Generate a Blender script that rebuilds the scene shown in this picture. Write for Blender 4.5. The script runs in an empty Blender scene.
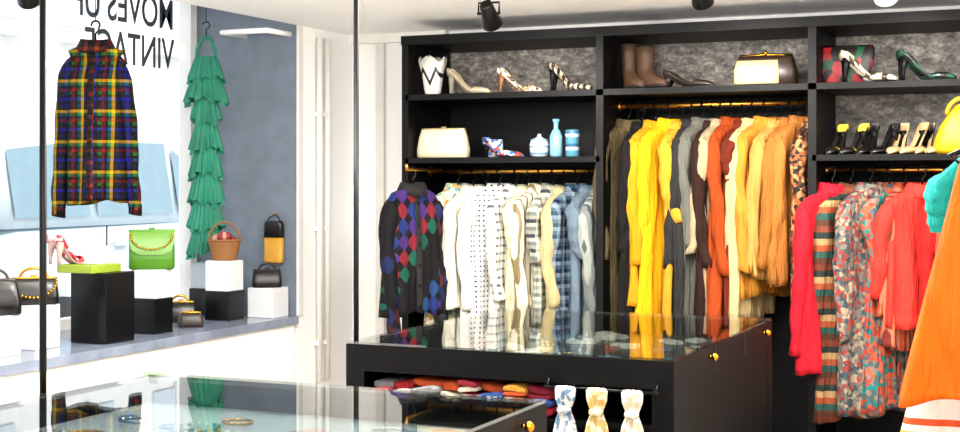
import bpy, bmesh, math, random
from mathutils import Matrix, Vector
sc = bpy.context.scene
try:
    sc.view_settings.view_transform = 'Standard'
    sc.view_settings.look = 'None'
except Exception: pass

# ------------------------------------------------------------------ materials
def hx(h):
    h = h.lstrip('#'); o = []
    for i in (0, 2, 4):
        c = int(h[i:i+2], 16)/255
        o.append(c/12.92 if c <= .04045 else ((c+.055)/1.055)**2.4)
    return (o[0], o[1], o[2], 1)
def newmat(name):
    m = bpy.data.materials.new(name); m.use_nodes = True
    nt = m.node_tree; b = nt.nodes['Principled BSDF']
    return m, nt, b
def N(nt, t, **k):
    n = nt.nodes.new(t)
    for a, v in k.items(): setattr(n, a, v)
    return n
def math_(nt, op, a, b=None, c=None):
    n = N(nt, 'ShaderNodeMath', operation=op)
    for i, v in enumerate((a, b, c)):
        if v is None: continue
        if isinstance(v, (int, float)): n.inputs[i].default_value = v
        else: nt.links.new(v, n.inputs[i])
    return n.outputs[0]
def mix(nt, f, a, b, mode='MIX'):
    n = N(nt, 'ShaderNodeMix', data_type='RGBA', blend_type=mode)
    if isinstance(f, (int, float)): n.inputs[0].default_value = f
    else: nt.links.new(f, n.inputs[0])
    for i, v in ((6, a), (7, b)):
        if isinstance(v, tuple): n.inputs[i].default_value = v
        else: nt.links.new(v, n.inputs[i])
    return n.outputs[2]
def ramp(nt, fac, cols, interp='CONSTANT'):
    n = N(nt, 'ShaderNodeValToRGB'); r = n.color_ramp; r.interpolation = interp
    nt.links.new(fac, n.inputs[0])
    while len(r.elements) < len(cols): r.elements.new(1)
    for i, c in enumerate(cols):
        if isinstance(c, tuple) and len(c) == 2: p, c = c
        else: p = i/len(cols)
        r.elements[i].position = p
        r.elements[i].color = hx(c)
    return n.outputs[0]
def creases(nt, b, tc, st=.75):
    mp = N(nt, 'ShaderNodeMapping'); mp.inputs['Scale'].default_value = (30, 30, 5); mp.inputs['Rotation'].default_value = (0, .12, 0)
    no = N(nt, 'ShaderNodeTexNoise'); no.inputs['Scale'].default_value = 1; no.inputs['Detail'].default_value = 3; no.inputs['Distortion'].default_value = .8
    nt.links.new(tc.outputs['Object'], mp.inputs[0]); nt.links.new(mp.outputs[0], no.inputs['Vector'])
    bp = N(nt, 'ShaderNodeBump'); bp.inputs['Strength'].default_value = st; bp.inputs['Distance'].default_value = .03
    nt.links.new(no.outputs[0], bp.inputs['Height']); nt.links.new(bp.outputs[0], b.inputs['Normal'])
cache = {}
def S(col, rough=.6, metal=0., bump=0., bs=300, var=.08, coat=0., cloth=False, spec=.5):
    key = ('S', col, rough, metal, bump, bs, var, coat, cloth, spec)
    if key in cache: return cache[key]
    m, nt, b = newmat('mat_' + col.strip('#'))
    tc = N(nt, 'ShaderNodeTexCoord'); no = N(nt, 'ShaderNodeTexNoise')
    nt.links.new(tc.outputs['Object'], no.inputs['Vector']); no.inputs['Scale'].default_value = 9
    c = hx(col)
    lo = tuple(x*(1-var*2) for x in c[:3])+(1,); hi = tuple(min(1, x*(1+var)) for x in c[:3])+(1,)
    nt.links.new(mix(nt, no.outputs[0], lo, hi), b.inputs['Base Color'])
    b.inputs['Roughness'].default_value = rough; b.inputs['Metallic'].default_value = metal
    b.inputs['Coat Weight'].default_value = coat; b.inputs['Specular IOR Level'].default_value = spec
    if cloth: creases(nt, b, tc)
    elif bump:
        n2 = N(nt, 'ShaderNodeTexNoise'); n2.inputs['Scale'].default_value = bs
        nt.links.new(tc.outputs['Object'], n2.inputs['Vector'])
        bp = N(nt, 'ShaderNodeBump'); bp.inputs['Strength'].default_value = bump; bp.inputs['Distance'].default_value = .01
        nt.links.new(n2.outputs[0], bp.inputs['Height']); nt.links.new(bp.outputs[0], b.inputs['Normal'])
    cache[key] = m; return m
def C(col, rough=.8): return S(col, rough, cloth=True, var=.12, spec=.2)
def P(kind, cols, sc_=20, rough=.75, sc2=None, thr=.3):
    key = (kind, tuple(cols), sc_, rough, sc2, thr)
    if key in cache: return cache[key]
    m, nt, b = newmat('mat_' + kind + '_' + cols[0].strip('#'))
    tc = N(nt, 'ShaderNodeTexCoord'); sp = N(nt, 'ShaderNodeSeparateXYZ')
    nt.links.new(tc.outputs['Object'], sp.inputs[0])
    X, Y, Z = sp.outputs
    sc2 = sc2 or sc_
    fx = math_(nt, 'FRACT', math_(nt, 'MULTIPLY', X, float(sc_)))
    fz = math_(nt, 'FRACT', math_(nt, 'MULTIPLY', Z, float(sc2)))
    if kind == 'vstripe': c = ramp(nt, fx, cols)
    elif kind == 'hstripe': c = ramp(nt, fz, cols)
    elif kind == 'plaid':
        c = mix(nt, .5, ramp(nt, fx, cols), ramp(nt, fz, cols))
        c2 = N(nt, 'ShaderNodeBrightContrast'); nt.links.new(c, c2.inputs[0]); c2.inputs[1].default_value = .0; c2.inputs[2].default_value = .15
        c = c2.outputs[0]
    elif kind == 'dots':
        dx = math_(nt, 'SUBTRACT', fx, .5); dz = math_(nt, 'SUBTRACT', fz, .5)
        d = math_(nt, 'ADD', math_(nt, 'MULTIPLY', dx, dx), math_(nt, 'MULTIPLY', dz, dz))
        c = mix(nt, math_(nt, 'LESS_THAN', d, thr*thr), hx(cols[0]), hx(cols[1]))
    elif kind == 'zigzag':
        tri = math_(nt, 'ABSOLUTE', math_(nt, 'SUBTRACT', fx, .5))
        f = math_(nt, 'FRACT', math_(nt, 'ADD', math_(nt, 'MULTIPLY', Z, float(sc2)), tri))
        c = ramp(nt, f, cols)
    elif kind == 'diamond':   # knitted blocks on a dark ground
        dx = math_(nt, 'ABSOLUTE', math_(nt, 'SUBTRACT', fx, .5)); dz = math_(nt, 'ABSOLUTE', math_(nt, 'SUBTRACT', fz, .5))
        inside = math_(nt, 'LESS_THAN', math_(nt, 'ADD', dx, dz), .62)
        cell = math_(nt, 'FRACT', math_(nt, 'MULTIPLY', math_(nt, 'ADD', math_(nt, 'FLOOR', math_(nt, 'MULTIPLY', X, float(sc_))), math_(nt, 'MULTIPLY', math_(nt, 'FLOOR', math_(nt, 'MULTIPLY', Z, float(sc2))), 1.7)), .37))
        c = mix(nt, inside, hx(cols[0]), ramp(nt, cell, cols[1:]))
    else:
        v = N(nt, 'ShaderNodeTexVoronoi'); v.inputs['Scale'].default_value = sc_
        nt.links.new(tc.outputs['Object'], v.inputs['Vector'])
        s2 = N(nt, 'ShaderNodeSeparateColor'); nt.links.new(v.outputs['Color'], s2.inputs[0])
        c = ramp(nt, s2.outputs[0], cols)
    nt.links.new(c, b.inputs['Base Color']); b.inputs['Roughness'].default_value = rough
    if rough >= .7: creases(nt, b, tc); b.inputs['Specular IOR Level'].default_value = .25
    cache[key] = m; return m
def glassmat(name, ior=1.5, tint=(1, 1, 1, 1), rough=0.):
    m = bpy.data.materials.new(name); m.use_nodes = True; nt = m.node_tree; nt.nodes.clear()
    o = N(nt, 'ShaderNodeOutputMaterial'); t = N(nt, 'ShaderNodeBsdfTransparent'); t.inputs[0].default_value = tint
    g = N(nt, 'ShaderNodeBsdfGlossy'); g.inputs['Roughness'].default_value = rough
    f = N(nt, 'ShaderNodeFresnel'); ge = N(nt, 'ShaderNodeNewGeometry')
    nt.links.new(math_(nt, 'ADD', ior, math_(nt, 'MULTIPLY', ge.outputs['Backfacing'], 1/ior-ior)), f.inputs[0])
    mx = N(nt, 'ShaderNodeMixShader')
    nt.links.new(f.outputs[0], mx.inputs[0]); nt.links.new(t.outputs[0], mx.inputs[1]); nt.links.new(g.outputs[0], mx.inputs[2])
    nt.links.new(mx.outputs[0], o.inputs[0]); return m

BLACK = S('#030304', .5, bump=.05, bs=60, spec=.18)
BLKM = S('#060606', .35, .6)
WHITE = S('#fdfcfa', .6, var=.005)
GOLD = S('#d8a032', .25, 1.)
BRASS = S('#f0b050', .3, 1.)
def backmat():
    m, nt, b = newmat('mat_mottled_backboard')
    tc = N(nt, 'ShaderNodeTexCoord'); mp = N(nt, 'ShaderNodeMapping'); mp.inputs['Scale'].default_value = (14, 14, 22)
    no = N(nt, 'ShaderNodeTexNoise'); no.inputs['Scale'].default_value = 1.6; no.inputs['Detail'].default_value = 9; no.inputs['Roughness'].default_value = .75
    nt.links.new(tc.outputs['Object'], mp.inputs[0]); nt.links.new(mp.outputs[0], no.inputs['Vector'])
    nt.links.new(ramp(nt, no.outputs[0], [(.32, '#2b2825'), (.5, '#6d6863'), (.62, '#9a948c'), (.75, '#d8d2c8')], 'LINEAR'), b.inputs['Base Color'])
    b.inputs['Roughness'].default_value = .8; return m
MOTTLE = backmat()

# ------------------------------------------------------------------ mesh builder
class MB:
    def __init__(s): s.v = []; s.f = []; s.m = []; s.sm = []; s.M = Matrix.Identity(4)
    def add(s, p): s.v.append(tuple(s.M @ Vector(p))); return len(s.v)-1
    def face(s, ids, mi, smooth=True): s.f.append(ids); s.m.append(mi); s.sm.append(smooth)
    def loft(s, rings, mi=0, cap0=False, cap1=False, closed=True, smooth=True):
        R = [[s.add(p) for p in r] for r in rings]; n = len(R[0])
        for a, b in zip(R, R[1:]):
            for i in range(n if closed else n-1):
                j = (i+1) % n; s.face((a[i], a[j], b[j], b[i]), mi, smooth)
        if cap0: s.face(tuple(R[0]), mi, False)
        if cap1: s.face(tuple(R[-1]), mi, False)
    def box(s, c, d, mi=0, rz=0., bev=0.):
        cx, cy, cz = c; x, y, z = d[0]/2, d[1]/2, d[2]/2; co, si = math.cos(rz), math.sin(rz)
        if bev:
            rings = []
            for zz, ins in ((-z, bev), (-z+bev, 0), (z-bev, 0), (z, bev)):
                r = []
                for sx, sy in ((-1, -1), (1, -1), (1, 1), (-1, 1)):
                    for k in ((0, 1), (1, 0)) if sx*sy > 0 else ((1, 0), (0, 1)):
                        px = sx*(x-ins-bev*k[0]*1.0); py = sy*(y-ins-bev*k[1]*1.0)
                        r.append((cx+px*co-py*si, cy+px*si+py*co, cz+zz))
                rings.append(r)
            s.loft(rings, mi, True, True, smooth=False); return
        r = lambda zz: [(cx+px*co-py*si, cy+px*si+py*co, cz+zz) for px, py in ((-x, -y), (x, -y), (x, y), (-x, y))]
        s.loft([r(-z), r(z)], mi, True, True, smooth=False)
    def tube(s, path, r, mi=0, n=8, caps=True, flat=1.):
        P_ = [Vector(p) for p in path]; rings = []; up = None
        for i, p in enumerate(P_):
            t = (P_[min(i+1, len(P_)-1)]-P_[max(i-1, 0)]).normalized()
            if up is None:
                up = Vector((0, 0, 1)) if abs(t.z) < .9 else Vector((1, 0, 0))
            a = (up - t*up.dot(t)).normalized(); b = t.cross(a); up = a
            rr = r[i] if isinstance(r, (list, tuple)) else r
            rings.append([tuple(p+a*rr*math.cos(2*math.pi*k/n)+b*rr*flat*math.sin(2*math.pi*k/n)) for k in range(n)])
        s.loft(rings, mi, caps, caps)
    def cyl(s, p0, p1, r0, r1=None, mi=0, n=20): s.tube([p0, p1], [r0, r0 if r1 is None else r1], mi, n)
    def rev(s, prof, mi=0, n=24, c=(0, 0, 0), ey=1., cap0=True, cap1=False):
        s.loft([[(c[0]+r*math.cos(2*math.pi*k/n), c[1]+ey*r*math.sin(2*math.pi*k/n), c[2]+z) for k in range(n)] for r, z in prof], mi, cap0, cap1)
    def ball(s, c, r, mi=0, n=12):
        if not isinstance(r, tuple): r = (r, r, r)
        s.loft([[(c[0]+r[0]*math.sin(a)*math.cos(2*math.pi*k/n), c[1]+r[1]*math.sin(a)*math.sin(2*math.pi*k/n), c[2]-r[2]*math.cos(a)) for k in range(n)]
                for a in [math.pi*(.03+.94*i/8) for i in range(9)]], mi, True, True)
    def obj(s, name, mats, loc=(0, 0, 0), rz=0., rot=None, solid=0.):
        me = bpy.data.meshes.new(name); me.from_pydata(s.v, [], s.f); me.update()
        for m in mats: me.materials.append(m)
        for p, mi, sm in zip(me.polygons, s.m, s.sm): p.material_index = mi; p.use_smooth = sm
        bm = bmesh.new(); bm.from_mesh(me); bmesh.ops.recalc_face_normals(bm, faces=bm.faces); bm.to_mesh(me); bm.free()
        o = bpy.data.objects.new(name, me); sc.collection.objects.link(o)
        o.location = loc; o.rotation_euler = rot or (0, 0, rz)
        if solid:
            md = o.modifiers.new('sol', 'SOLIDIFY'); md.thickness = solid; md.offset = 0
        return o
def sell(w, t, z, n=28, ex=.7, ey=.7, cx=0, cy=0):
    r = []
    for k in range(n):
        a = 2*math.pi*k/n; c, q = math.cos(a), math.sin(a)
        r.append((cx+w*math.copysign(abs(c)**ex, c), cy+t*math.copysign(abs(q)**ey, q), z))
    return r
def T(x=0, y=0, z=0, rz=0., s=1., rx=0., ry=0.):
    return Matrix.Translation((x, y, z)) @ Matrix.Rotation(rz, 4, 'Z') @ Matrix.Rotation(ry, 4, 'Y') @ Matrix.Rotation(rx, 4, 'X') @ Matrix.Scale(s, 4)
def simple_box(name, lo, hi, mat):
    mb = MB(); c = [(a+b)/2 for a, b in zip(lo, hi)]; mb.box((0, 0, 0), [b-a for a, b in zip(lo, hi)])
    return mb.obj(name, [mat], loc=c)
def lerp(tab, x):
    if x <= tab[0][0]: return tab[0][1]
    for (a, b), (c, d) in zip(tab, tab[1:]):
        if x <= c:
            u = (x-a)/(c-a); return b+(d-b)*u
    return tab[-1][1]

# ------------------------------------------------------------------ room shell
CZ = 2.35
WX = -3.76; GX = -4.40; YE = 6.03; YB = 6.62
def floormat():
    m, nt, b = newmat('mat_floor_boards')
    tc = N(nt, 'ShaderNodeTexCoord'); br = N(nt, 'ShaderNodeTexBrick')
    nt.links.new(tc.outputs['Object'], br.inputs['Vector'])
    br.inputs['Scale'].default_value = 1.; br.inputs['Brick Width'].default_value = 1.6; br.inputs['Row Height'].default_value = .14; br.inputs['Mortar Size'].default_value = .004
    br.inputs['Color1'].default_value = hx('#b8a890'); br.inputs['Color2'].default_value = hx('#c4b6a0'); br.inputs['Mortar'].default_value = hx('#4c4030')
    nt.links.new(br.outputs['Color'], b.inputs['Base Color']); b.inputs['Roughness'].default_value = .35; return m
simple_box('floor', (WX-.02, -1.5, -.1), (1.6, YB+.1, 0), floormat())
simple_box('ceiling', (WX, -1.5, CZ), (1.6, YB+.1, CZ+.4), WHITE)
simple_box('wall_back', (-4.6, YB, 0), (1.6, YB+.12, CZ+.4), WHITE)
simple_box('wall_right', (1.5, -1.5, 0), (1.6, YB, CZ), WHITE)
simple_box('wall_left', (-4.5, -1.5, 0), (WX, 6.02, .82), WHITE)
simple_box('wall_corner', (-4.5, YE+.02, 0), (WX, YB, CZ+.4), WHITE)
simple_box('wall_niche', (-4.4, YE, .86), (WX, YE+.02, CZ+.4), S('#6c7784', .8, bump=.25, bs=25, var=.18))
simple_box('wall_front_left', (-4.5, -1.5, .82), (WX, 1.5, CZ+.4), WHITE)
simple_box('ceiling_niche', (-4.5, 1.5, CZ+.4), (WX, YB, CZ+.5), WHITE)
simple_box('window_sill', (-4.5, 1.5, .82), (WX+.02, YE, .86), S('#8a94a6', .15, var=.3))
simple_box('baseboard_back', (WX, YB-.02, 0), (-3.2, YB, .12), WHITE)
simple_box('baseboard_left', (WX, -1.5, 0), (WX+.02, YB-.02, .12), WHITE)
mb = MB()
mb.box((GX, (1.5+YE)/2, .885), (.07, YE-1.5, .05)); mb.box((GX, (1.5+YE)/2, 2.72), (.07, YE-1.5, .06))
for y in (1.53, 3.0, 4.4, YE-.035): mb.box((GX, y, 1.8), (.07, .055, 1.8))
mb.obj('window_frame', [S('#dcdcda', .4)])
simple_box('window_1', (GX-.004, 1.55, .91), (GX+.004, YE-.06, 2.69), glassmat('mat_window_glass', 1.12))
mb = MB()
for y in (6.22, 6.30):
    mb.tube([(WX+.03, y, .5), (WX+.03, y, 2.3)], .016, 0, 10)
    for z in (.7, 1.3, 1.9): mb.box((WX+.02, y, z), (.04, .045, .02), 0)
mb.obj('wall_pipes', [S('#eeeae4', .35)])
simple_box('trim_1', (-3.60, YB-.03, .12), (-3.55, YB, CZ), S('#eceae4', .5))
simple_box('trim_2', (WX, YB-.05, CZ-.05), (-3.17, YB, CZ), S('#f4f2ec', .5))
simple_box('trim_3', (WX, 6.04, .86), (WX+.015, 6.08, CZ), S('#e4e2dd', .5))
mb = MB(); mb.tube([(-4.05, 6.01, 2.30), (-4.05, 5.8, 2.30), (-3.78, 5.8, 2.30), (-3.78, 6.01, 2.30)], .014, 0, 8)
mb.obj('niche_hanging_bar', [WHITE])

cu = bpy.data.curves.new('window_lettering', 'FONT'); cu.body = 'MOVES UP\nVINTAGE'; cu.size = .225; cu.extrude = .001; cu.offset = .002; cu.space_line = .92
lt = bpy.data.objects.new('window_lettering', cu); sc.collection.objects.link(lt); cu.materials.append(S('#3c3e44', .6))
lt.matrix_world = Matrix(((0, 0, -1, GX+.008), (-.74, 0, 0, 5.86), (0, 1, 0, 2.335), (0, 0, 0, 1)))

# ------------------------------------------------------------------ street
simple_box('street_ground', (-30, -12, -.12), (-4.5, 30, -.02), S('#c4c4c4', .8))
mb = MB(); mb.box((0, 0, 4), (.6, 40, 8), 0)
for i in range(-9, 9):
    for z in (1.6, 4.6):
        mb.box((.3, i*2.1, z), (.06, 1.15, 1.9 if z < 3 else 1.6), 1); mb.box((.34, i*2.1, z), (.06, .07, 1.8), 0); mb.box((.36, i*2.1, z-1), (.2, 1.3, .1), 0)
mb.obj('facade_across_street', [S('#d8d8d8', .8), S('#bcc6d0', .4)], loc=(-14, 12, 0))
mb = MB()
def crr(hw, z0, z1, y, r=.12, n=24):
    out = []
    for k in range(n):
        a = 2*math.pi*k/n; c, q = math.cos(a), math.sin(a)
        out.append((hw*math.copysign(abs(c)**.35, c), y, (z0+z1)/2+(z1-z0)/2*math.copysign(abs(q)**.4, q)))
    return out
mb.loft([crr(.72, .5, .85, -2.25), crr(.86, .35, 1.1, -2.15), crr(.92, .3, 1.18, -1.7), crr(.93, .28, 1.2, 0), crr(.92, .28, 1.18, .9), crr(.9, .3, 1.08, 1.7), crr(.84, .35, .98, 2.1), crr(.7, .45, .8, 2.25)], 0, True, True)
cab = [(-2.0, .7, 1.15, 1.2), (-1.85, .72, 1.15, 1.75), (-1.4, .72, 1.15, 1.86), (-.2, .72, 1.15, 1.88), (.35, .7, 1.15, 1.78), (1.15, .68, 1.12, 1.17)]
mb.loft([[(-h-.1, y, z0), (-h, y, z1-.06*(z1 > 1.3)), (-h+.12, y, z1), (h-.12, y, z1), (h, y, z1-.06*(z1 > 1.3)), (h+.1, y, z0)] for y, h, z0, z1 in cab], 0, True, True)
for sx in (1, -1):
    for ya, yb, ta, tb in ((-1.75, -1.0, 1.68, 1.76), (-.92, -.05, 1.76, 1.76), (.03, .85, 1.72, 1.32)):
        q = [mb.add((sx*(.835), ya, 1.22)), mb.add((sx*.835, yb, 1.22)), mb.add((sx*(.745 if tb > 1.5 else .81), yb, tb)), mb.add((sx*.745, ya, ta))]
        mb.face(tuple(q), 1, False)
    mb.box((sx*.98, .75, 1.2), (.16, .12, .13), 0)
    for y in (-1.4, 1.4):
        mb.cyl((sx*.72, y, .34), (sx*.94, y, .34), .34, mi=2, n=28); mb.cyl((sx*.93, y, .34), (sx*.955, y, .34), .2, mi=3, n=18)
    for y in (-.95, 0): mb.box((sx*.932, y, .8), (.006, .012, .7), 2)
    for y in (-.8, .15): mb.box((sx*.94, y, 1.02), (.03, .16, .03), 3)
    mb.box((sx*.62, 2.16, .78), (.3, .14, .14), 3)
mb.obj('parked_car', [S('#b4c4cd', .3, coat=.4), S('#6f8894', .1), S('#26282b', .6), S('#d0d4d8', .3, .5)], loc=(-7.4, 8.8, .08))

# ------------------------------------------------------------------ shelving unit
bx = [-3.165, -2.14, -1.155, -.17]
Y0, Y1 = 6.10, 6.60
mb = MB(); t = .036
for x in bx: mb.box((x, (Y0+Y1)/2, 1.134), (t, Y1-Y0, 2.268))
xm = (bx[0]+bx[-1])/2; W = bx[-1]-bx[0]
mb.box((xm, (Y0+Y1)/2, 2.25), (W+t, Y1-Y0+.02, .045))
mb.box((xm, (Y0+Y1)/2, 1.966), (W, Y1-Y0, .028))
mb.box((xm, (Y0+Y1)/2, .25), (W, Y1-Y0, .03)); mb.box((xm, Y0+.02, .06), (W, .03, .12))
mb.box(((bx[0]+bx[1])/2, (Y0+Y1)/2, 1.652), (bx[1]-bx[0], Y1-Y0, .026))
mb.box(((bx[2]+bx[3])/2, (Y0+Y1)/2, 1.652), (bx[3]-bx[2], Y1-Y0, .026))
mb.box((xm, Y1, .98), (W, .02, 1.96), 0)
mb.box((xm, Y1, 2.1), (W, .02, .26), 1)
mb.box(((bx[2]+bx[3])/2, Y1-.012, 1.81), (bx[3]-bx[2]-t, .006, .28), 1)
mb.obj('shelving_unit', [BLACK, MOTTLE])
RY = 6.34
RL, RC, RR = 1.60, 1.91, 1.60
for nm, a, b, z in (('clothes_rail', bx[0], bx[1], RL), ('clothes_rail', bx[1], bx[2], RC), ('clothes_rail', bx[2], bx[3], RR)):
    mb = MB(); mb.tube([(a+.02, RY, z), (b-.02, RY, z)], .012, 0, 12)
    for x in (a+.022, b-.022): mb.cyl((x-.004, RY, z), (x+.004, RY, z), .024, mi=0)
    if a == bx[0]: mb.tube([(-3.08, RY, z+.005), (-3.08, 5.96, z+.005), (-3.08, 5.95, z+.03)], .008, 0, 8)
    mb.obj(nm, [BRASS])
# ------------------------------------------------------------------ garments
def garment(name, loc, yaw, body, L=.7, sw=.205, hem=None, th=.028, sl=.5, sr=.042, collar=True, btn=True, trim=None, seed=0, folds=.008, straight=False, hang=BLKM, hook=.085, freq=55, splay=0., sleeve=None):
    rnd = random.Random(seed); mb = MB(); hem = hem or sw*.98
    ph, ph2 = rnd.uniform(0, 6), rnd.uniform(0, 6); skew = rnd.uniform(-.03, .03) if not straight else 0
    if straight: wt = [(0, .05), (.03, .075), (L, hem)]
    else: wt = [(0, .045), (.012, .075), (.03, .12), (.055, .17*sw/.205), (.08, sw), (.12, sw*.97), (.3, sw*.88), (L, hem)]
    tt = [(0, .035), (.03, .042), (.08, .03), (.16, th), (L, th*1.4)]
    zs = [0, .012, .03, .055, .08, .12, .16]+[.16+(L-.16)*i/18 for i in range(1, 19)]
    def off(x, z, side):
        g = min(1, max(0, (z-.08)/.3))*(.7+.6*z/L)
        return g*folds*(math.sin(x*freq+ph+1.6*math.sin(z*5+ph2))+.6*math.sin(x*freq*2.1+ph2*2+z*6)*(1 if side > 0 else -.6))
    rings = []
    for z in zs:
        r = []
        for x, y, _ in sell(lerp(wt, z), lerp(tt, z), 0, 44, .85, .6):
            zz = -z-(.014*math.sin(x*22+ph) if z == L else 0) - .006*abs(y)/(.03)*(z == 0)
            r.append((x+skew*z, y+off(x, z, y), zz))
        rings.append(r)
    mb.loft(rings, 0)
    if sl:
        for sx in (-1, 1):
            s_l = sl*rnd.uniform(.93, 1.05)
            sw_ = rnd.uniform(-.035, .0)+splay; bend = rnd.uniform(-.05, -.01)*sx*rnd.choice((-1, 1)); n = 20; path = []; rr = []
            for i in range(n):
                u = i/(n-1)
                path.append((sx*(sw-.032+.028*math.sin(min(1, u*2.5)*1.5)+sw_*u), bend*u*u*1.2+.006*math.sin(u*9+ph), -.07-s_l*u))
                rr.append((sr*(1.05-.36*u)+.0035*math.sin(u*26+ph2)*(.3+u))*(.5 if i == 0 else .85 if i == 1 else 1))
            rg = []
            for p, r0 in zip(path, rr):
                rg.append([(p[0]+r0*math.cos(a)*.8, p[1]+r0*.9*math.sin(a)+.004*math.sin(3*a+ph+p[2]*25), p[2]+.2*r0*math.sin(a+ph)) for a in [2*math.pi*k/14 for k in range(14)]])
            mb.loft(rg, 3 if sleeve else 0, True, False)
            if s_l > .35 and trim:
                p = path[-1]; r0 = rr[-1]*1.04
                mb.loft([[(p[0]+q*math.cos(a)*.82, p[1]+q*.92*math.sin(a), p[2]+dz+.2*q*math.sin(a+ph)) for a in [2*math.pi*k/14 for k in range(14)]] for q, dz in ((r0, .045), (r0*1.03, .03), (r0*1.03, -.004), (r0*.8, -.004))], 1)
    if collar:
        cr = []
        for w, t_, z, dip in ((.052, .036, -.012, 0), (.056, .04, .022, .01), (.066, .05, .024, .012), (.088, .06, -.018, .028)):
            cr.append([(x, y, z - dip*max(0, -y/t_)) for x, y, _ in sell(w, t_, 0, 24, 1, 1)])
        mb.loft(cr, 1)
    if btn:
        pl = []
        for z in [.03+(L-.04)*i/14 for i in range(15)]:
            pl.append([(x+skew*z, -lerp(tt, z)*1.0+off(x, z, -1)-.004, -z) for x in (-.014, -.005, .005, .014)])
        mb.loft(pl, 1, closed=False)
        for i in range(int(L/.1)):
            z = .08+i*.1
            if z < L-.03: mb.ball((skew*z, -lerp(tt, z)+off(0, z, -1)-.007, -z), (.007, .003, .007), 2, 8)
    hs = sw-.03 if not straight else .05
    mb.tube([(-hs, 0, -.075), (-.1*sw/.205, 0, -.035), (0, 0, .012), (.1*sw/.205, 0, -.035), (hs, 0, -.075)], .006, 2, 6)
    hk = [(0, 0, .01), (0, 0, hook-.045), (.014, 0, hook-.03)]+[(.019*math.cos(a), 0, hook-.006+.019*math.sin(a)) for a in [-.6+3.9*i/9 for i in range(10)]]
    mb.tube(hk, .0038, 2, 6)
    return mb.obj(name, [body, trim or body, hang, sleeve or body], loc=loc, rz=math.radians(yaw), solid=.002)
def on_rail(name, x, z, yaw, body, y=RY, **k): return garment(name, (x, y, z-.085), yaw, body, **k)

FLOR = P('floral', ['#e0d8ba', '#a9bfa4', '#e8dfc0', '#5f8f98', '#ece3c6', '#cfa85a'], 50)
lefts = [
 ('floral_blouse', -2.985, 66, FLOR, dict(L=.72, sl=.52, hem=.22)),
 ('ivory_blouse', -2.90, 76, C('#dcd9c8'), dict(L=.60, sl=.4)),
 ('white_blouse', -2.83, 80, C('#e6e4dc'), dict(L=.64, sl=.5)),
 ('polka_dot_shirt', -2.755, 58, P('dots', ['#e6e4e0', '#23283a'], 40, thr=.2), dict(L=.76, hem=.23, sl=.58)),
 ('check_shirt', -2.665, 74, P('plaid', ['#e0ded6', '#e0ded6', '#6a6c70'], 26), dict(L=.68)),
 ('cream_shirt', -2.60, 82, C('#d6cda6'), dict(L=.60, sl=.25)),
 ('striped_blouse', -2.535, 74, P('vstripe', ['#d8cfb8', '#d8cfb8', '#7d6f4c'], 30), dict(L=.70)),
 ('plaid_shirt', -2.465, 80, P('plaid', ['#b9b6a6', '#8a9087', '#cfcbbc', '#55595c'], 14), dict(L=.66, sl=.3)),
 ('ivory_blouse', -2.405, 84, C('#b0a276'), dict(L=.6)),
 ('grey_shirt', -2.34, 74, P('plaid', ['#5f6c78', '#8a959d', '#3f4a56'], 18), dict(L=.70)),
 ('slate_blouse', -2.27, 82, C('#5c6b78'), dict(L=.61, sl=.25)),
 ('grey_jacket', -2.21, 84, P('vstripe', ['#6a6f6c', '#464d52', '#8c918a'], 24), dict(L=.7)),
]
for i, (n, x, yw, m, k) in enumerate(lefts): on_rail(n, x, RL-.006*(i*7 % 3), yw, m, seed=i+3, th=.024, folds=.012, **k)
garment('patterned_cardigan', (-3.085, 6.03, RL-.08), 64, P('diamond', ['#060508', '#701624', '#060508', '#182864', '#0e4c3c', '#060508', '#3a2060', '#060508', '#1a3c68'], 17, sc2=13), L=.62, sw=.17, hem=.175, th=.045, sl=.64, sr=.052, seed=77, trim=S('#08070a', .8), sleeve=P('diamond', ['#060508', '#060508', '#060508', '#121c44', '#060508', '#060508', '#3c1018'], 20, sc2=12))
mids = [
 ('olive_coat', -2.075, 64, '#50442c', .96, .60), ('black_coat', -2.005, 84, '#0c0908', .9, .5),
 ('mustard_coat', -1.94, 72, '#bf830c', .86, .62), ('yellow_raincoat', -1.87, 68, '#dc9f06', .99, .60), ('yellow_coat', -1.815, 82, '#c08c24', .93, .4),
 ('charcoal_jacket', -1.76, 84, '#242424', .93, .62), ('grey_coat', -1.71, 76, '#5f5e56', .92, .5), ('chocolate_coat', -1.665, 84, '#28130b', .93, .6),
 ('cream_coat', -1.62, 76, '#a39070', .9, .55), ('rust_coat', -1.57, 78, '#963a0c', .92, .62), ('terracotta_dress', -1.52, 82, '#5e1e0a', .9, .2),
 ('beige_coat', -1.47, 74, '#bfa878', .9, .6), ('camel_coat', -1.41, 64, '#bd7d28', .80, .62), ('tan_jacket', -1.35, 70, '#bd8842', .70, .6),
 ('camel_jacket', -1.30, 76, '#965e24', .72, .6), ('orange_brown_jacket', -1.25, 70, '#a5662a', .74, .62), ('patterned_jacket', -1.20, 84, None, .78, .5)]
for i, (n, x, yw, c, L, sl) in enumerate(mids):
    m = C(c) if c else P('floral', ['#4a2a1c', '#8c4f2c', '#201814', '#a5764a'], 60)
    on_rail(n, x, RC-.008*(i*5 % 3), yw, m, L=L, seed=40+i, sl=sl, hem=.215, folds=.015, sr=.040, th=.019)
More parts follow.
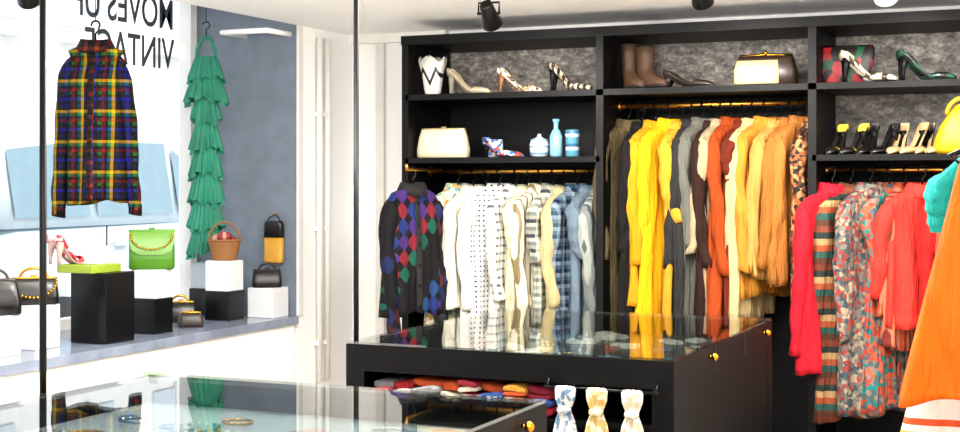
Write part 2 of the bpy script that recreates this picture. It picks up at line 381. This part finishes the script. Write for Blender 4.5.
rights = [
 ('red_dress', -1.085, 6.20, 58, C('#b81424'), dict(L=.82, sl=.66, hem=.2)),
 ('striped_knit_coat', -1.015, 6.26, 60, P('hstripe', ['#4a2a1a', '#1d453f', '#8a3f22', '#98784f', '#1c2824', '#6a3020'], 6), dict(L=1.02, hem=.22)),
 ('patterned_cardigan', -.93, 6.26, 60, P('floral', ['#5d5a58', '#938670', '#334549', '#8c322c', '#6c6860'], 60), dict(L=1.0, hem=.22, sl=.6)),
 ('teal_print_dress', -.86, RY, 70, P('floral', ['#a03c30', '#14706c', '#7c6f66', '#b8543a', '#45555a'], 48), dict(L=.98, hem=.23, sl=.3)),
 ('terracotta_shirt', -.79, RY, 72, P('vstripe', ['#a84226', '#6c251c', '#b96e50'], 26), dict(L=.7)),
 ('coral_shirt', -.71, 6.26, 40, C('#d4362c'), dict(L=.6, sl=.42, hem=.21)),
 ('scarlet_blouse', -.62, RY, 70, C('#b01a18'), dict(L=.62)),
 ('coral_dress', -.54, RY, 66, C('#cc4a3a'), dict(L=.8)),
 ('brown_dress', -.46, RY, 76, C('#8a3d24'), dict(L=.9)),
 ('orange_blouse', -.38, RY, 76, C('#ee7a2e'), dict(L=.7)),
 ('navy_dress', -.30, RY, 78, C('#23345c'), dict(L=.9)),
 ('green_blouse', -.22, RY, 84, C('#2f7d60'), dict(L=.7))]
for i, (n, x, y, yw, m, k) in enumerate(rights): garment(n, (x, y, RR-.08), yw, m, seed=90+i, folds=.014, **k)

# window pieces
PLD = P('plaid', ['#0d1640', '#163a80', '#0a0c1c', '#1a6048', '#782420', '#0d1640', '#1a7058', '#b0902a', '#0e1030', '#38205c'], 7.5, rough=.8)
garment('plaid_jacket', (-4.05, 4.84, 2.155), 20, PLD, L=.70, sw=.135, hem=.125, th=.07, sl=.66, sr=.052, trim=P('plaid', ['#2a1f18', '#7a5024', '#16161f'], 20), seed=5, folds=.01, hook=.09, splay=.04)
mb = MB(); mb.tube([(0, 0, 0), (0, 0, .49)], .002, 0, 5); mb.obj('hanging_wire', [BLKM], loc=(-4.05, 4.84, 2.26))
GRN = S('#0a7c60', .6, bump=.2, var=.25)
mb = MB(); rnd = random.Random(9)
for sx in (-1, 1): mb.tube([(sx*.05, 0, -.14), (sx*.045, -.01, -.06), (sx*.02, 0, -.005), (0, 0, .0)], .008, 0, 6)
def frill(z0, z1, r0, r1, amp, k, ph):
    rg = []
    for i in range(9):
        u = i/8; r = r0+(r1-r0)*u**.8; z = z0+(z1-z0)*u; row = []
        for j in range(110):
            a = 2*math.pi*j/110; q = r+amp*u*math.sin(k*a+ph+.6*math.sin(3*a+ph))
            row.append((q*math.cos(a), .75*q*math.sin(a), z-.012*u*math.sin(k*a*.5+ph)-.015*u*math.sin(a*2+ph)))
        rg.append(row)
    mb.loft(rg, 0)
mb.rev([(.05, -.10), (.06, -.16), (.062, -.3), (.05, -.45), (.055, -.7), (.06, -1.02)], 0, 24, ey=.75)
frill(-.10, -.22, .055, .09, .011, 15, 0); frill(-.17, -.33, .055, .105, .014, 17, 2); frill(-.30, -.43, .05, .075, .01, 13, 4)
zz = -.42
for i in range(5):
    frill(zz, zz-.155, .046+.002*i, .08+.003*i, .013, 14+i*2, i*1.7); zz -= .132
hk = [(0, 0, 0), (0, 0, .04)]+[(.018*math.cos(a), 0, .06+.018*math.sin(a)) for a in [-.9+3.9*i/9 for i in range(10)]]
mb.tube(hk, .003, 1, 6)
mb.obj('ruffled_green_dress', [GRN, BLKM], loc=(-4.14, 5.79, 2.28), rz=.4)
mb = MB(); mb.tube([(0, 0, 0), (0, 0, .40)], .002, 0, 5); mb.obj('hanging_wire', [BLKM], loc=(-4.14, 5.79, 2.35))

# ------------------------------------------------------------------ bags and shoes
def bag(name, loc, w, h, d, body, trim, rz=0., handle='arc', taper=.8, hh=.08, flap=False, chain=False):
    mb = MB()
    mb.loft([sell(w/2*s, d/2*q, z*h, 32, .35, .5) for s, q, z in ((.93, .8, 0), (1, 1, .04), (1, 1.05, .3), (.5+.5*taper, .85, .7), (taper, .45, .96), (taper*.97, .3, 1))], 0, True, True)
    mb.loft([sell(w/2*taper*s, d*.2, h*z, 24, .4, .6) for s, z in ((1.0, .94), (1.03, .96), (1.03, 1.0), (.98, 1.03))], 1, True, True)
    mb.ball((-.006, 0, h*1.05), .007, 1); mb.ball((.008, 0, h*1.05), .007, 1)
    if flap:
        mb.loft([[(x*w/2*s, -d/2*q-.004, h*z) for x in (-1, -.5, 0, .5, 1)] for s, q, z in ((taper, .35, .97), (taper*1.02, .8, .75), (.85, 1.0, .5), (.55, 1.06, .38))], 1, closed=False)
    if handle == 'arc':
        mb.tube([(w*.3*taper*math.cos(a), 0, h+hh*math.sin(a)) for a in [math.pi*i/14 for i in range(15)]], .006, 1, 8)
    if chain:
        pts = [(w*.45*math.cos(a), -d*.5-.008, h*.92-.07*math.sin(a)) for a in [math.pi*i/18 for i in range(19)]]
        for p in pts: mb.ball(p, .006, 2, 6)
    return mb.obj(name, [body, trim, GOLD], loc=loc, rz=rz)
def shoe(mb, x, y, z, rz, L=.22, hl=.075, up=0, he=1, so=1, w=.036, toe=.03, ankle=0.):
    keep = mb.M; mb.M = keep @ T(x, y, z, rz)
    rg = []; n = 16
    for i in range(19):
        s = i/18; px = -L/2+L*s
        q = max(0, 1-s/.62); zb = hl*(q*q*(3-2*q)) if s > .1 else hl
        ww = w*lerp([(0, .55), (.08, .75), (.35, .68), (.68, 1.), (.85, .82), (.95, .45), (1, .12)], s)
        hh = lerp([(0, .05), (.12, .052), (.35, .030), (.6, .022), (.66, .034), (.8, toe), (.93, .022), (1, .010)], s)
        A = lerp([(0, 1.9), (.1, 1.75), (.35, 1.7), (.6, 1.85), (.66, 2.5), (.72, 3.14), (1, 3.14)], s)
        rg.append([(px, ww*math.sin(a)*(1 if abs(a) < 1.57 else .9), zb+hh*.5*(1-math.cos(a))*(1.15 if A < 2 else 1)+.003) for a in [-A+2*A*k/n for k in range(n+1)]])
    mb.loft(rg, up, True, True, closed=False)
    mb.loft([[(r[n//2][0], yy, r[n//2][2]-dz) for yy, dz in ((-abs(r[n//2-4][1])*.9, .0), (0, .003), (abs(r[n//2-4][1])*.9, 0), (0, -.003))] for r in rg], so)
    if hl > .02:
        mb.tube([(-L/2+.022, 0, hl+.006), (-L/2+.016, 0, hl*.6), (-L/2+.014, 0, hl*.3), (-L/2+.014, 0, 0)], [.02, .012, .007, .0075], he, 8)
    else: mb.box((-L/2+.03, 0, .006), (.05, .045, .012), he)
    mb.M = keep
def pair(name, loc, rz, mats, gap=.085, dx=.03, **k):
    mb = MB(); shoe(mb, dx, -gap/2, 0, .12, **k); shoe(mb, -dx, gap/2, 0, -.1, **k)
    return mb.obj(name, mats, loc=loc, rz=rz, solid=.0015)
Z1 = 1.9805; Z2 = 1.6655
mb = MB(); n = 32; rg = []
for r, z in [(.030, 0), (.034, .02), (.044, .1), (.060, .2)]:
    rg.append([(r*1.15*math.copysign(abs(math.cos(a))**.6, math.cos(a)), r*.8*math.copysign(abs(math.sin(a))**.6, math.sin(a)), z-(.035*abs(math.sin(2*a)) if z == .2 else 0)) for a in [2*math.pi*k/n for k in range(n)]])
mb.loft(rg, 0, True)
mb.obj('patterned_vase', [P('zigzag', ['#e6e2d8', '#e6e2d8', '#e6e2d8', '#e6e2d8', '#1a1a1a'], 14, sc2=7, rough=.3)], loc=(-3.06, 6.2, Z1), solid=.003)
pair('silver_heels', (-2.87, 6.22, Z1), -.15, [S('#bfb295', .3, .3), S('#8c8270', .4), S('#3a2c20', .5)], hl=.09, L=.23)
pair('leopard_heels', (-2.60, 6.22, Z1), -.1, [P('floral', ['#b08050', '#e5dcc8', '#2a1c12', '#efe7d8'], 90, rough=.4), S('#7a5030', .4), S('#c9b79a', .5)], hl=.085, L=.23)
pair('two_tone_heels', (-2.33, 6.22, Z1), -.25, [P('vstripe', ['#18140f', '#d9cdb6', '#18140f', '#a89070'], 18, rough=.3), BLACK, S('#c9b79a', .5)], hl=.10, L=.23)
bag('cream_frame_handbag', (-3.01, 6.22, Z2), .27, .145, .09, S('#dccfac', .45, bump=.1), S('#b9a77c', .3, .6), rz=.1, taper=.86, handle=None)
mb = MB(); shoe(mb, -.02, .045, 0, .15, hl=.06); shoe(mb, .02, -.04, 0, -.15, hl=.06)
mb.rev([(.022, 0), (.04, .015), (.044, .05), (.04, .09)], 3, 20, c=(-.06, .02, .0))
mb.obj('painted_heels_and_cup', [P('floral', ['#2d58a0', '#e8e8ee', '#c2452e', '#3a7ac0', '#151515'], 60, rough=.3), BLACK, S('#2a2a2a', .4), P('floral', ['#ece9e2', '#3a6ab0', '#ece9e2', '#c84a3a'], 60, rough=.2)], loc=(-2.69, 6.22, Z2), rz=-.2, solid=.0015)
mb = MB(); mb.rev([(.03, 0), (.045, .01), (.048, .06), (.042, .075), (.044, .085), (.02, .092), (.01, .1)], 0, 24, cap1=True); mb.ball((0, 0, .105), .01, 0)
mb.obj('ceramic_jar', [P('hstripe', ['#c4d0dc', '#6f8aa5', '#c4d0dc'], 30, rough=.2)], loc=(-2.475, 6.18, Z2))
mb = MB(); mb.rev([(.026, 0), (.03, .01), (.031, .1), (.02, .125), (.012, .135), (.012, .165), (.017, .172), (.017, .182)], 0, 24, cap1=True)
mb.obj('blue_bottle', [S('#6f9fb2', .15, coat=.5)], loc=(-2.385, 6.17, Z2))
mb = MB(); mb.rev([(.03, 0), (.033, .008), (.033, .1), (.036, .104), (.036, .125), (.03, .13)], 0, 24, cap1=True)
mb.obj('glazed_canister', [P('hstripe', ['#4a8498', '#4a8498', '#b8ccd0', '#2b5a76'], 16, rough=.2)], loc=(-2.305, 6.18, Z2))
mb = MB()
def boot(x, y, rz, hs=.22):
    keep = mb.M; mb.M = keep @ T(x, y, 0, rz)
    rg = [sell(.046, .04, hs, 20, .9, .9, cx=-.045), sell(.044, .038, hs*.75, 20, .9, .9, cx=-.045), sell(.04, .034, hs*.5, 20, .9, .9, cx=-.045), sell(.05, .034, .085, 20, .9, .9, cx=-.04), sell(.075, .035, .06, 20, .9, .9, cx=-.01), sell(.105, .037, .035, 20, .9, .9, cx=.02), sell(.11, .036, .015, 20, .9, .9, cx=.025)]
    mb.loft(rg, 0, False, True); mb.loft([sell(.112, .038, z, 20, .9, .9, cx=.025) for z in (.018, .008)], 1, True, True)
    mb.box((-.055, 0, .008), (.05, .05, .016), 1); mb.tube([(-.045+.047*math.cos(a), .041*math.sin(a), hs) for a in [2*math.pi*i/16 for i in range(17)]], .004, 1, 6)
    mb.tube([(-.09, 0, hs-.01), (-.1, 0, hs+.02), (-.088, 0, hs+.015)], .004, 1, 6)
    mb.M = keep
boot(-.045, .03, -.9); boot(.055, -.01, -.7, .205)
mb.obj('ankle_boots', [S('#4c3422', .6, bump=.2), S('#1f140d', .6)], loc=(-1.99, 6.25, Z1), solid=.002)
pair('flat_shoes', (-1.745, 6.22, Z1), -.3, [S('#2a1e16', .35), S('#1a1410', .5), S('#5a3a24', .5)], hl=.045, L=.25)
mb = MB()
mb.loft([sell(.14*s, .045*q, z*.135, 32, .4, .5) for s, q, z in ((.95, .8, 0), (1, 1, .05), (1, 1, .5), (.9, .7, .9), (.86, .5, 1))], 1, True, True)
mb.loft([[(x, -.045*q-.004, .135*z) for x in [(-.135+.2*k/6)*s for k in range(7)]] for s, q, z in ((.95, .8, .03), (1, 1.02, .1), (1, 1.02, .5), (.92, .75, .85))], 0, closed=False)
mb.tube([(-.12, 0, .137), (0, 0, .142), (.12, 0, .137)], .006, 2, 8)
mb.ball((0, -.01, .15), .009, 2)
mb.obj('two_tone_clutch', [S('#d0bd92', .45), S('#2b1d15', .35), GOLD], loc=(-1.385, 6.22, Z1), rz=.05, solid=.002)
mb = MB()
mb.loft([sell(.125*s, .03*q, z*.17, 32, .3, .5) for s, q, z in ((.7, .8, 0), (.85, 1, .1), (1, .9, .7), (1.02, .6, .97), (1, .4, 1))], 0, True, True)
mb.tube([(-.12, 0, .172), (.12, 0, .172)], .006, 1, 8)
mb.obj('embroidered_clutch', [P('floral', ['#a01824', '#0e4a2e', '#120c0a', '#b8282a', '#1a5a36', '#0e0808'], 20, rough=.5), BLACK], loc=(-1.045, 6.30, Z1), rz=.1)
pair('cream_and_black_heels', (-.93, 6.17, Z1), -.3, [P('vstripe', ['#c4baa2', '#3a2c22', '#c4baa2'], 14, rough=.35), BLACK, BLACK], hl=.10, L=.24)
pair('green_black_heels', (-.69, 6.20, Z1), -.3, [P('vstripe', ['#14271f', '#101010', '#1c4838'], 14, rough=.3), BLACK, BLACK], hl=.10, L=.24)
pair('yellow_trim_heels', (-1.035, 6.22, Z2), -1.9, [P('vstripe', ['#d0b23a', '#141210', '#141210'], 9, rough=.3), BLACK, S('#d0b23a', .4)], gap=.085, dx=0, L=.2, hl=.1)
pair('black_heels', (-.90, 6.22, Z2), -1.9, [S('#121012', .25), BLACK, S('#c9a070', .4)], gap=.08, dx=0, L=.2, hl=.10)
pair('beige_heels', (-.775, 6.22, Z2), -1.9, [S('#b5976c', .35), BLACK, BLACK], gap=.075, dx=0, L=.2, hl=.10)
pair('black_beige_heels', (-.67, 6.24, Z2), -1.9, [P('vstripe', ['#1a1614', '#b5976c'], 10, rough=.35), BLACK, BLACK], gap=.07, dx=0, L=.2, hl=.1)
mb = MB(); rg = []
for s, q, z in ((.8, .8, 0), (1, 1, .08), (1.05, 1.05, .3), (.9, .9, .6), (.6, .6, .85), (.35, .4, 1)):
    rg.append([(x*(1+.06*math.sin(7*k+z*5)), y, zz+.012*math.sin(k*1.3)*z) for k, (x, y, zz) in enumerate(sell(.1*s, .07*q, .2*z, 24, .7, .8, cx=.03*z))])
mb.loft(rg, 0, True, True); mb.tube([(.03-.07*math.cos(a), 0, .17+.07*math.sin(a)) for a in [math.pi*i/12 for i in range(13)]], .01, 0, 8)
mb.obj('yellow_slouch_bag', [S('#d0a410', .5, bump=.4, bs=30)], loc=(-.56, 6.19, Z2))

# ------------------------------------------------------------------ window sill display
ZS = .86
def dbox(name, x, y, z, a, h, mat, b=None, rz=0.):
    mb = MB(); mb.box((0, 0, h/2), (a, b or a, h), 0, 0, .003); return mb.obj(name, [mat], loc=(x, y, z), rz=rz)
BBX = S('#050507', .3, spec=.3); WBX = S('#dcdddf', .5, var=.02)
dbox('display_box', -3.91, 4.72, ZS, .19, .30, BBX)
dbox('display_box', -4.02, 4.42, ZS, .15, .18, WBX)
dbox('display_box', -3.98, 4.16, ZS, .14, .16, WBX)
dbox('display_box', -3.93, 5.08, ZS, .135, .16, BBX); dbox('display_box', -3.93, 5.08, ZS+.16, .13, .13, WBX)
dbox('display_box', -4.21, 5.87, ZS, .11, .14, BBX); dbox('display_box', -4.21, 5.87, ZS+.14, .10, .13, S('#a8b2bc', .5))
dbox('display_box', -3.98, 5.72, ZS, .14, .145, BBX); dbox('display_box', -3.98, 5.72, ZS+.145, .135, .15, WBX)
dbox('display_box', -3.86, 5.93, ZS, .15, .15, WBX)
dbox('green_flat_box', -3.95, 4.68, ZS+.30, .19, .035, S('#8aa02a', .5)); dbox('display_box', -3.93, 4.71, ZS+.335, .1, .075, WBX)
pair('pink_heels', (-4.02, 4.64, ZS+.335), 1.2, [P('floral', ['#c03644', '#d4c0be', '#a22030'], 60, rough=.3), S('#b89890', .4), S('#b22a3a', .4)], L=.17, hl=.09, gap=.06, dx=0, w=.028)
bag('black_clasp_handbag', (-4.02, 4.42, ZS+.18), .2, .11, .08, S('#0e0b0a', .3), GOLD, rz=.75, taper=.9, chain=True, hh=.04)
bag('black_handbag', (-3.98, 4.16, ZS+.16), .2, .14, .08, S('#0e0b0a', .3), S('#3a2a1c', .4), rz=.75, hh=.04)
bag('green_chain_handbag', (-3.93, 5.08, ZS+.29), .205, .175, .085, S('#447a10', .4, bump=.1), S('#588c1a', .4), rz=.65, taper=.98, handle=None, flap=True, chain=True)
bag('black_gold_clutch', (-4.10, 5.52, ZS), .17, .1, .07, S('#161210', .3), GOLD, rz=.6, handle='arc', hh=.03)
bag('small_brown_purse', (-3.92, 5.36, ZS), .12, .07, .06, S('#2a1c12', .4), GOLD, rz=.6, handle=None)
bag('black_leather_bag', (-3.86, 5.92, ZS+.15), .15, .09, .08, S('#0c0a0c', .4), S('#0c0a0c', .4), rz=.6, handle='arc', hh=.03, taper=.9)
mb = MB(); rg = []
for i in range(14):
    u = i/13; r = .058+.022*u
    rg.append([((r+.003*math.sin(12*a+math.pi*i))*math.cos(a), (r+.003*math.sin(12*a+math.pi*i))*.8*math.sin(a), .1*u) for a in [2*math.pi*k/72 for k in range(72)]])
mb.loft(rg, 0, True)
mb.tube([(.08*math.cos(a), .064*math.sin(a), .1) for a in [2*math.pi*k/24 for k in range(25)]], .006, 0, 8)
mb.tube([(.076*math.cos(a), 0, .1+.09*math.sin(a)) for a in [math.pi*k/16 for k in range(17)]], .005, 0, 8)
for i in range(9): mb.ball((.04*math.cos(i*2.2), .03*math.sin(i*2.2), .095+.012*(i % 3)), .024, 1+i % 2, 8)
mb.obj('wicker_basket', [S('#8a5a2c', .7), S('#882420', .6), S('#c6907c', .6)], loc=(-3.98, 5.72, ZS+.295), rz=.6)
mb = MB(); mb.loft([sell(.055*s, .02, z, 24, .5, .6) for s, z in ((.9, 0), (1, .01), (1, .13))], 1, True, True)
mb.loft([sell(.057*s, .022, z, 24, .5, .6) for s, z in ((1, .13), (.95, .2), (.8, .215))], 0, True, True)
mb.tube([(-.045, 0, .2), (-.03, 0, .23), (0, .01, .25), (.03, 0, .23), (.045, 0, .2)], .004, 0, 6); mb.ball((0, .022, .25), .008, 2)
mb.obj('hanging_purse', [S('#0f0d12', .4), S('#c08c2a', .5), GOLD], loc=(-3.87, 6.0, 1.13))

# ------------------------------------------------------------------ display tables
TGL = glassmat('mat_table_glass', 2.6, (.93, .97, .95, 1))
def table(name, x0, x1, y0, y1, bed, H=1.0, rim=.09):
    mb = MB(); cx, cy = (x0+x1)/2, (y0+y1)/2; w, d = x1-x0, y1-y0; b = .022
    mb.M = Matrix.Translation((-cx, -cy, 0)); h2 = H-.008
    for y in (y0+b/2, y1-b/2): mb.box((cx, y, h2-rim/2), (w, b, rim), 0)
    for x in (x0+b/2, x1-b/2): mb.box((x, cy, h2-rim/2), (b, d-2*b, rim), 0)
    mb.box((cx, cy, h2-rim+.008), (w-.02, d-.02, .014), 1)
    mb.box((cx, cy, H-.0035), (w-.004, d-.004, .007), 2)
    for x in (x0+.035, x1-.035):
        for y in (y0+.035, y1-.035): mb.box((x, y, (h2-rim)/2), (.07, .07, h2-rim), 0)
    mb.box((cx, cy, .775), (w-.04, d-.04, .02), 0); mb.box((cx, cy, .2), (w-.04, d-.04, .03), 0)
    mb.box((x1-.012, cy, .53), (.02, d-.14, .77), 0)
    mb.box((cx, cy+.1, .45), (w-.1, .02, .62), 0); mb.box((cx, cy-.1, .85), (w-.1, .02, .14), 0)
    mb.box((x0+.012, cy, .53), (.02, d-.14, .77), 0)
    for y in (y0+d*.3, y0+d*.88):
        mb.cyl((x1, y, H-.04), (x1+.012, y, H-.04), .005, mi=3, n=10); mb.ball((x1+.02, y, H-.04), .013, 3)
    for y in (y0+d*.36, y0+d*.66): mb.box((x1+.001, y, h2-rim/2), (.006, .006, rim-.01), 1)
    return mb.obj(name, [BLACK, bed, TGL, GOLD], loc=(cx, cy, 0))
table('glass_display_table', -2.36, -1.20, 4.11, 5.50, S('#14161a', .6))
table('glass_display_table', -2.50, -1.27, 1.85, 3.22, S('#9aa4ac', .7))
def jewels(name, x0, x1, y0, y1, seed, n=34):
    rnd = random.Random(seed); mb = MB(); z = .918
    cx, cy = (x0+x1)/2, (y0+y1)/2
    for i in range(n):
        x = rnd.uniform(x0, x1)-cx; y = rnd.uniform(y0, y1)-cy; k = rnd.random()
        if k < .3: mb.box((x, y, .009), (rnd.uniform(.05, .12), rnd.uniform(.04, .1), .012), rnd.choice((2, 3)), rnd.uniform(0, 3))
        elif k < .7:
            R = rnd.uniform(.02, .05); mb.tube([(x+R*math.cos(a), y+R*.8*math.sin(a), .006) for a in [2*math.pi*q/16 for q in range(17)]], .004, rnd.choice((0, 1, 4)), 6)
        else:
            R = rnd.uniform(.04, .07)
            for q in range(14): mb.ball((x+R*math.cos(q*.42), y+R*math.sin(q*.42), .007), .006, rnd.choice((0, 2, 4)), 6)
    mb.obj(name, [GOLD, S('#c0c4c8', .25, 1.), S('#ece9e2', .5), S('#8a2f2a', .5), S('#2f6f8a', .3)], loc=(cx, cy, z))
jewels('jewellery_collection', -2.25, -1.32, 4.25, 5.35, 1, 50); jewels('jewellery_collection', -2.38, -1.42, 2.0, 3.1, 2, 60)
mb = MB(); rnd = random.Random(4); cols = ['#981e28', '#d0c4b0', '#24407a', '#b84a24', '#7a7a7a', '#bf8632', '#7a1a2a', '#d8d6d0']
x = -2.27
while x < -1.64:
    w = rnd.uniform(.07, .12); zz = .786
    while zz < .87:
        h = rnd.uniform(.014, .034); yo = rnd.uniform(-.03, .01); wv = rnd.uniform(0, 6); k2 = rnd.uniform(20, 50)
        mb.loft([[(x+w/2+px, 4.19+yy+yo, zz+h/2+pz+.006*math.sin(px*k2+wv)) for px, pz, _ in [(q[0], q[1], 0) for q in sell(w/2*s_, h/2*s_, 0, 24, .6, .6)]] for yy, s_ in ((-.058, .6), (-.052, .93), (.2, .93))], rnd.randrange(8), True, True)
        zz += h*.97
    x += w*.92
mb.obj('folded_scarves', [C(c) for c in cols])
mb = MB(); mb.tube([(-1.62, 4.085, .895), (-1.24, 4.085, .895)], .005, 0, 8)
for x in (-1.61, -1.25): mb.tube([(x, 4.085, .895), (x, 4.115, .925)], .005, 0, 6)
mb.obj('scarf_rail', [BLKM])
for i, (x, m) in enumerate(((-1.54, P('floral', ['#d4d6d8', '#a9b8c6', '#dad8d4', '#c0c8d0', '#6a86a0'], 60)), (-1.434, P('floral', ['#dccfa4', '#d2c294', '#ddd4bc', '#c9a868'], 45)), (-1.318, P('floral', ['#dad6cc', '#d0c8b8', '#dedcd6', '#c8bca4'], 45)))):
    mb = MB(); rg = []
    for z, w in ((.008, .026), (.0, .032), (-.03, .03), (-.06, .018), (-.07, .017), (-.1, .030), (-.15, .041), (-.25, .048), (-.3, .046)):
        rg.append([((w+.004*math.sin(7*a+i))*math.cos(a), (w*.55+.006*math.sin(9*a+z*10))*math.sin(a), z-.02*(z < -.29)*math.cos(a+i)) for a in [2*math.pi*k/54 for k in range(54)]])
    mb.loft(rg, 0, True, True)
    mb.ball((0, -.006, -.065), (.024, .022, .016), 0, 12)
    mb.obj('knotted_scarf', [m], loc=(x, 4.06, .895))
for x, y in ((-2.56, 2.85), (-2.405, 4.26)):
    mb = MB(); mb.cyl((0, 0, 0), (0, 0, CZ), .0095, mi=0, n=14); mb.cyl((0, 0, 0), (0, 0, .012), .028, mi=0); mb.cyl((0, 0, CZ-.012), (0, 0, CZ), .028, mi=0)
    mb.obj('support_pole', [BLKM], loc=(x, y, 0))

# ------------------------------------------------------------------ foreground rack
mb = MB(); rx = -.2
mb.tube([(rx, 2.95, 1.72), (rx, 4.3, 1.72)], .013, 0, 12)
for y in (2.97, 4.28):
    mb.tube([(rx, y, 1.72), (rx, y, .06)], .013, 0, 12); mb.tube([(rx, y, .06), (rx+.45, y, .06)], .013, 0, 10)
    for dx in (0, .43): mb.ball((rx+dx, y, .028), .028, 1)
mb.obj('garment_rack', [S('#b8b8b8', .25, 1.), BLKM])
garment('orange_cape', (rx, 3.16, 1.64), 8, C('#e46006'), L=.57, hem=.207, th=.05, sl=0, straight=True, btn=False, collar=False, seed=201, folds=.014, freq=30)
garment('striped_dress', (rx, 3.4, 1.64), 10, P('hstripe', ['#e4e2dc', '#e4e2dc', '#2a7ab0', '#e4e2dc', '#e0b81a', '#e4e2dc', '#d8542a', '#e4e2dc'], 8), L=.95, hem=.30, th=.05, sl=0, straight=True, btn=False, collar=False, seed=202, folds=.012, freq=30)
garment('teal_top', (rx, 3.62, 1.64), 8, C('#1f9a92'), L=.5, sw=.175, hem=.16, sl=.15, sr=.05, btn=False, seed=203)
garment('orange_red_dress', (rx, 3.95, 1.64), 8, C('#d9432a'), L=.9, sw=.17, seed=204)

# ------------------------------------------------------------------ ceiling spotlights + lights
def spot(name, x, y, zc, aim, mat, drop=.1, e=45):
    mb = MB(); mb.cyl((0, 0, 0), (0, 0, -.02), .045, mi=0); mb.cyl((0, 0, -.02), (0, 0, -drop), .008, mi=0, n=10)
    d = (Vector(aim)-Vector((x, y, zc-drop))).normalized(); c = Vector((0, 0, -drop))
    mb.tube([tuple(c-d*.06), tuple(c-d*.05), tuple(c+d*.01), tuple(c+d*.06), tuple(c+d*.065)], [.02, .028, .034, .045, .045], 0, 18)
    side = d.cross(Vector((0, 0, 1))).normalized()
    mb.tube([tuple(c-side*.045), tuple(c-side*.045+Vector((0, 0, .045))), tuple(c+side*.045+Vector((0, 0, .045))), tuple(c+side*.045)], .005, 0, 6)
    mb.tube([tuple(c-side*.05), tuple(c+side*.05)], .006, 0, 6)
    mb.obj(name, [mat], loc=(x, y, zc))
    l = bpy.data.lights.new(name+'_lamp', 'SPOT'); l.energy = e; l.spot_size = math.radians(95); l.spot_blend = .8; l.shadow_soft_size = .05; l.color = (1, .95, .87)
    o = bpy.data.objects.new(name+'_lamp', l); sc.collection.objects.link(o)
    o.location = Vector((x, y, zc-drop))+d*.08; o.rotation_euler = d.to_track_quat('-Z', 'Y').to_euler()
spot('ceiling_spotlight', -2.33, 5.25, CZ, (-2.5, 6.6, 1.3), BLKM, .1, 65)
spot('ceiling_spotlight', -1.44, 5.3, CZ, (-1.5, 6.5, 1.4), BLKM, .05, 60)
spot('ceiling_spotlight', -.75, 5.4, CZ, (-.75, 6.5, 1.4), WHITE, .06, 60)
spot('ceiling_spotlight', -3.45, 3.75, CZ, (-4.0, 5.0, 1.3), BLKM, .12, 20)
def area(x, y, z, sx, sy, e, rot=(0, 0, 0), col=(1, .97, .93)):  # added fill light just below the ceiling, with no panel fixture
    l = bpy.data.lights.new('fill_area_light', 'AREA'); l.shape = 'RECTANGLE'; l.size = sx; l.size_y = sy; l.energy = e; l.color = col
    o = bpy.data.objects.new('fill_area_light', l); sc.collection.objects.link(o); o.location = (x, y, z); o.rotation_euler = rot
area(-2.0, 3.6, 2.32, 2.2, .8, 65); area(-1.4, 4.6, 2.32, 2.2, .5, 50); area(-1.0, 1.4, 2.32, 2.2, 1.2, 60)
def fill_point(x, y, z, e):  # added out-of-view point fill to brighten ceiling and walls; no pendant hangs here
    l = bpy.data.lights.new('fill_point_light', 'POINT'); l.energy = e; l.shadow_soft_size = .12; l.color = (1, .96, .9)
    o = bpy.data.objects.new('fill_point_light', l); sc.collection.objects.link(o); o.location = (x, y, z)
fill_point(-2.7, 3.7, 2.10, 65); fill_point(-1.5, 4.2, 2.12, 60); fill_point(.6, 4.6, 1.95, 65); fill_point(-.6, 1.0, 1.95, 50)
s = bpy.data.lights.new('sun', 'SUN'); s.energy = 5; s.angle = .05; s.color = (1, .97, .92)
so = bpy.data.objects.new('sun', s); sc.collection.objects.link(so); so.rotation_euler = Vector((-.75, .25, -.75)).to_track_quat('-Z', 'Y').to_euler()
w = bpy.data.worlds.new('World'); sc.world = w; w.use_nodes = True
bg = w.node_tree.nodes['Background']; bg.inputs[0].default_value = (.92, .96, 1, 1); bg.inputs[1].default_value = 1.9

# ------------------------------------------------------------------ camera
cam = bpy.data.cameras.new('camera'); co = bpy.data.objects.new('camera', cam); sc.collection.objects.link(co)
co.location = (0, 0, 1.55); co.rotation_euler = (math.radians(90), 0, math.radians(24.3))
cam.lens = 51.56; cam.sensor_width = 36; cam.shift_y = -.0365; cam.clip_start = .05
sc.camera = co
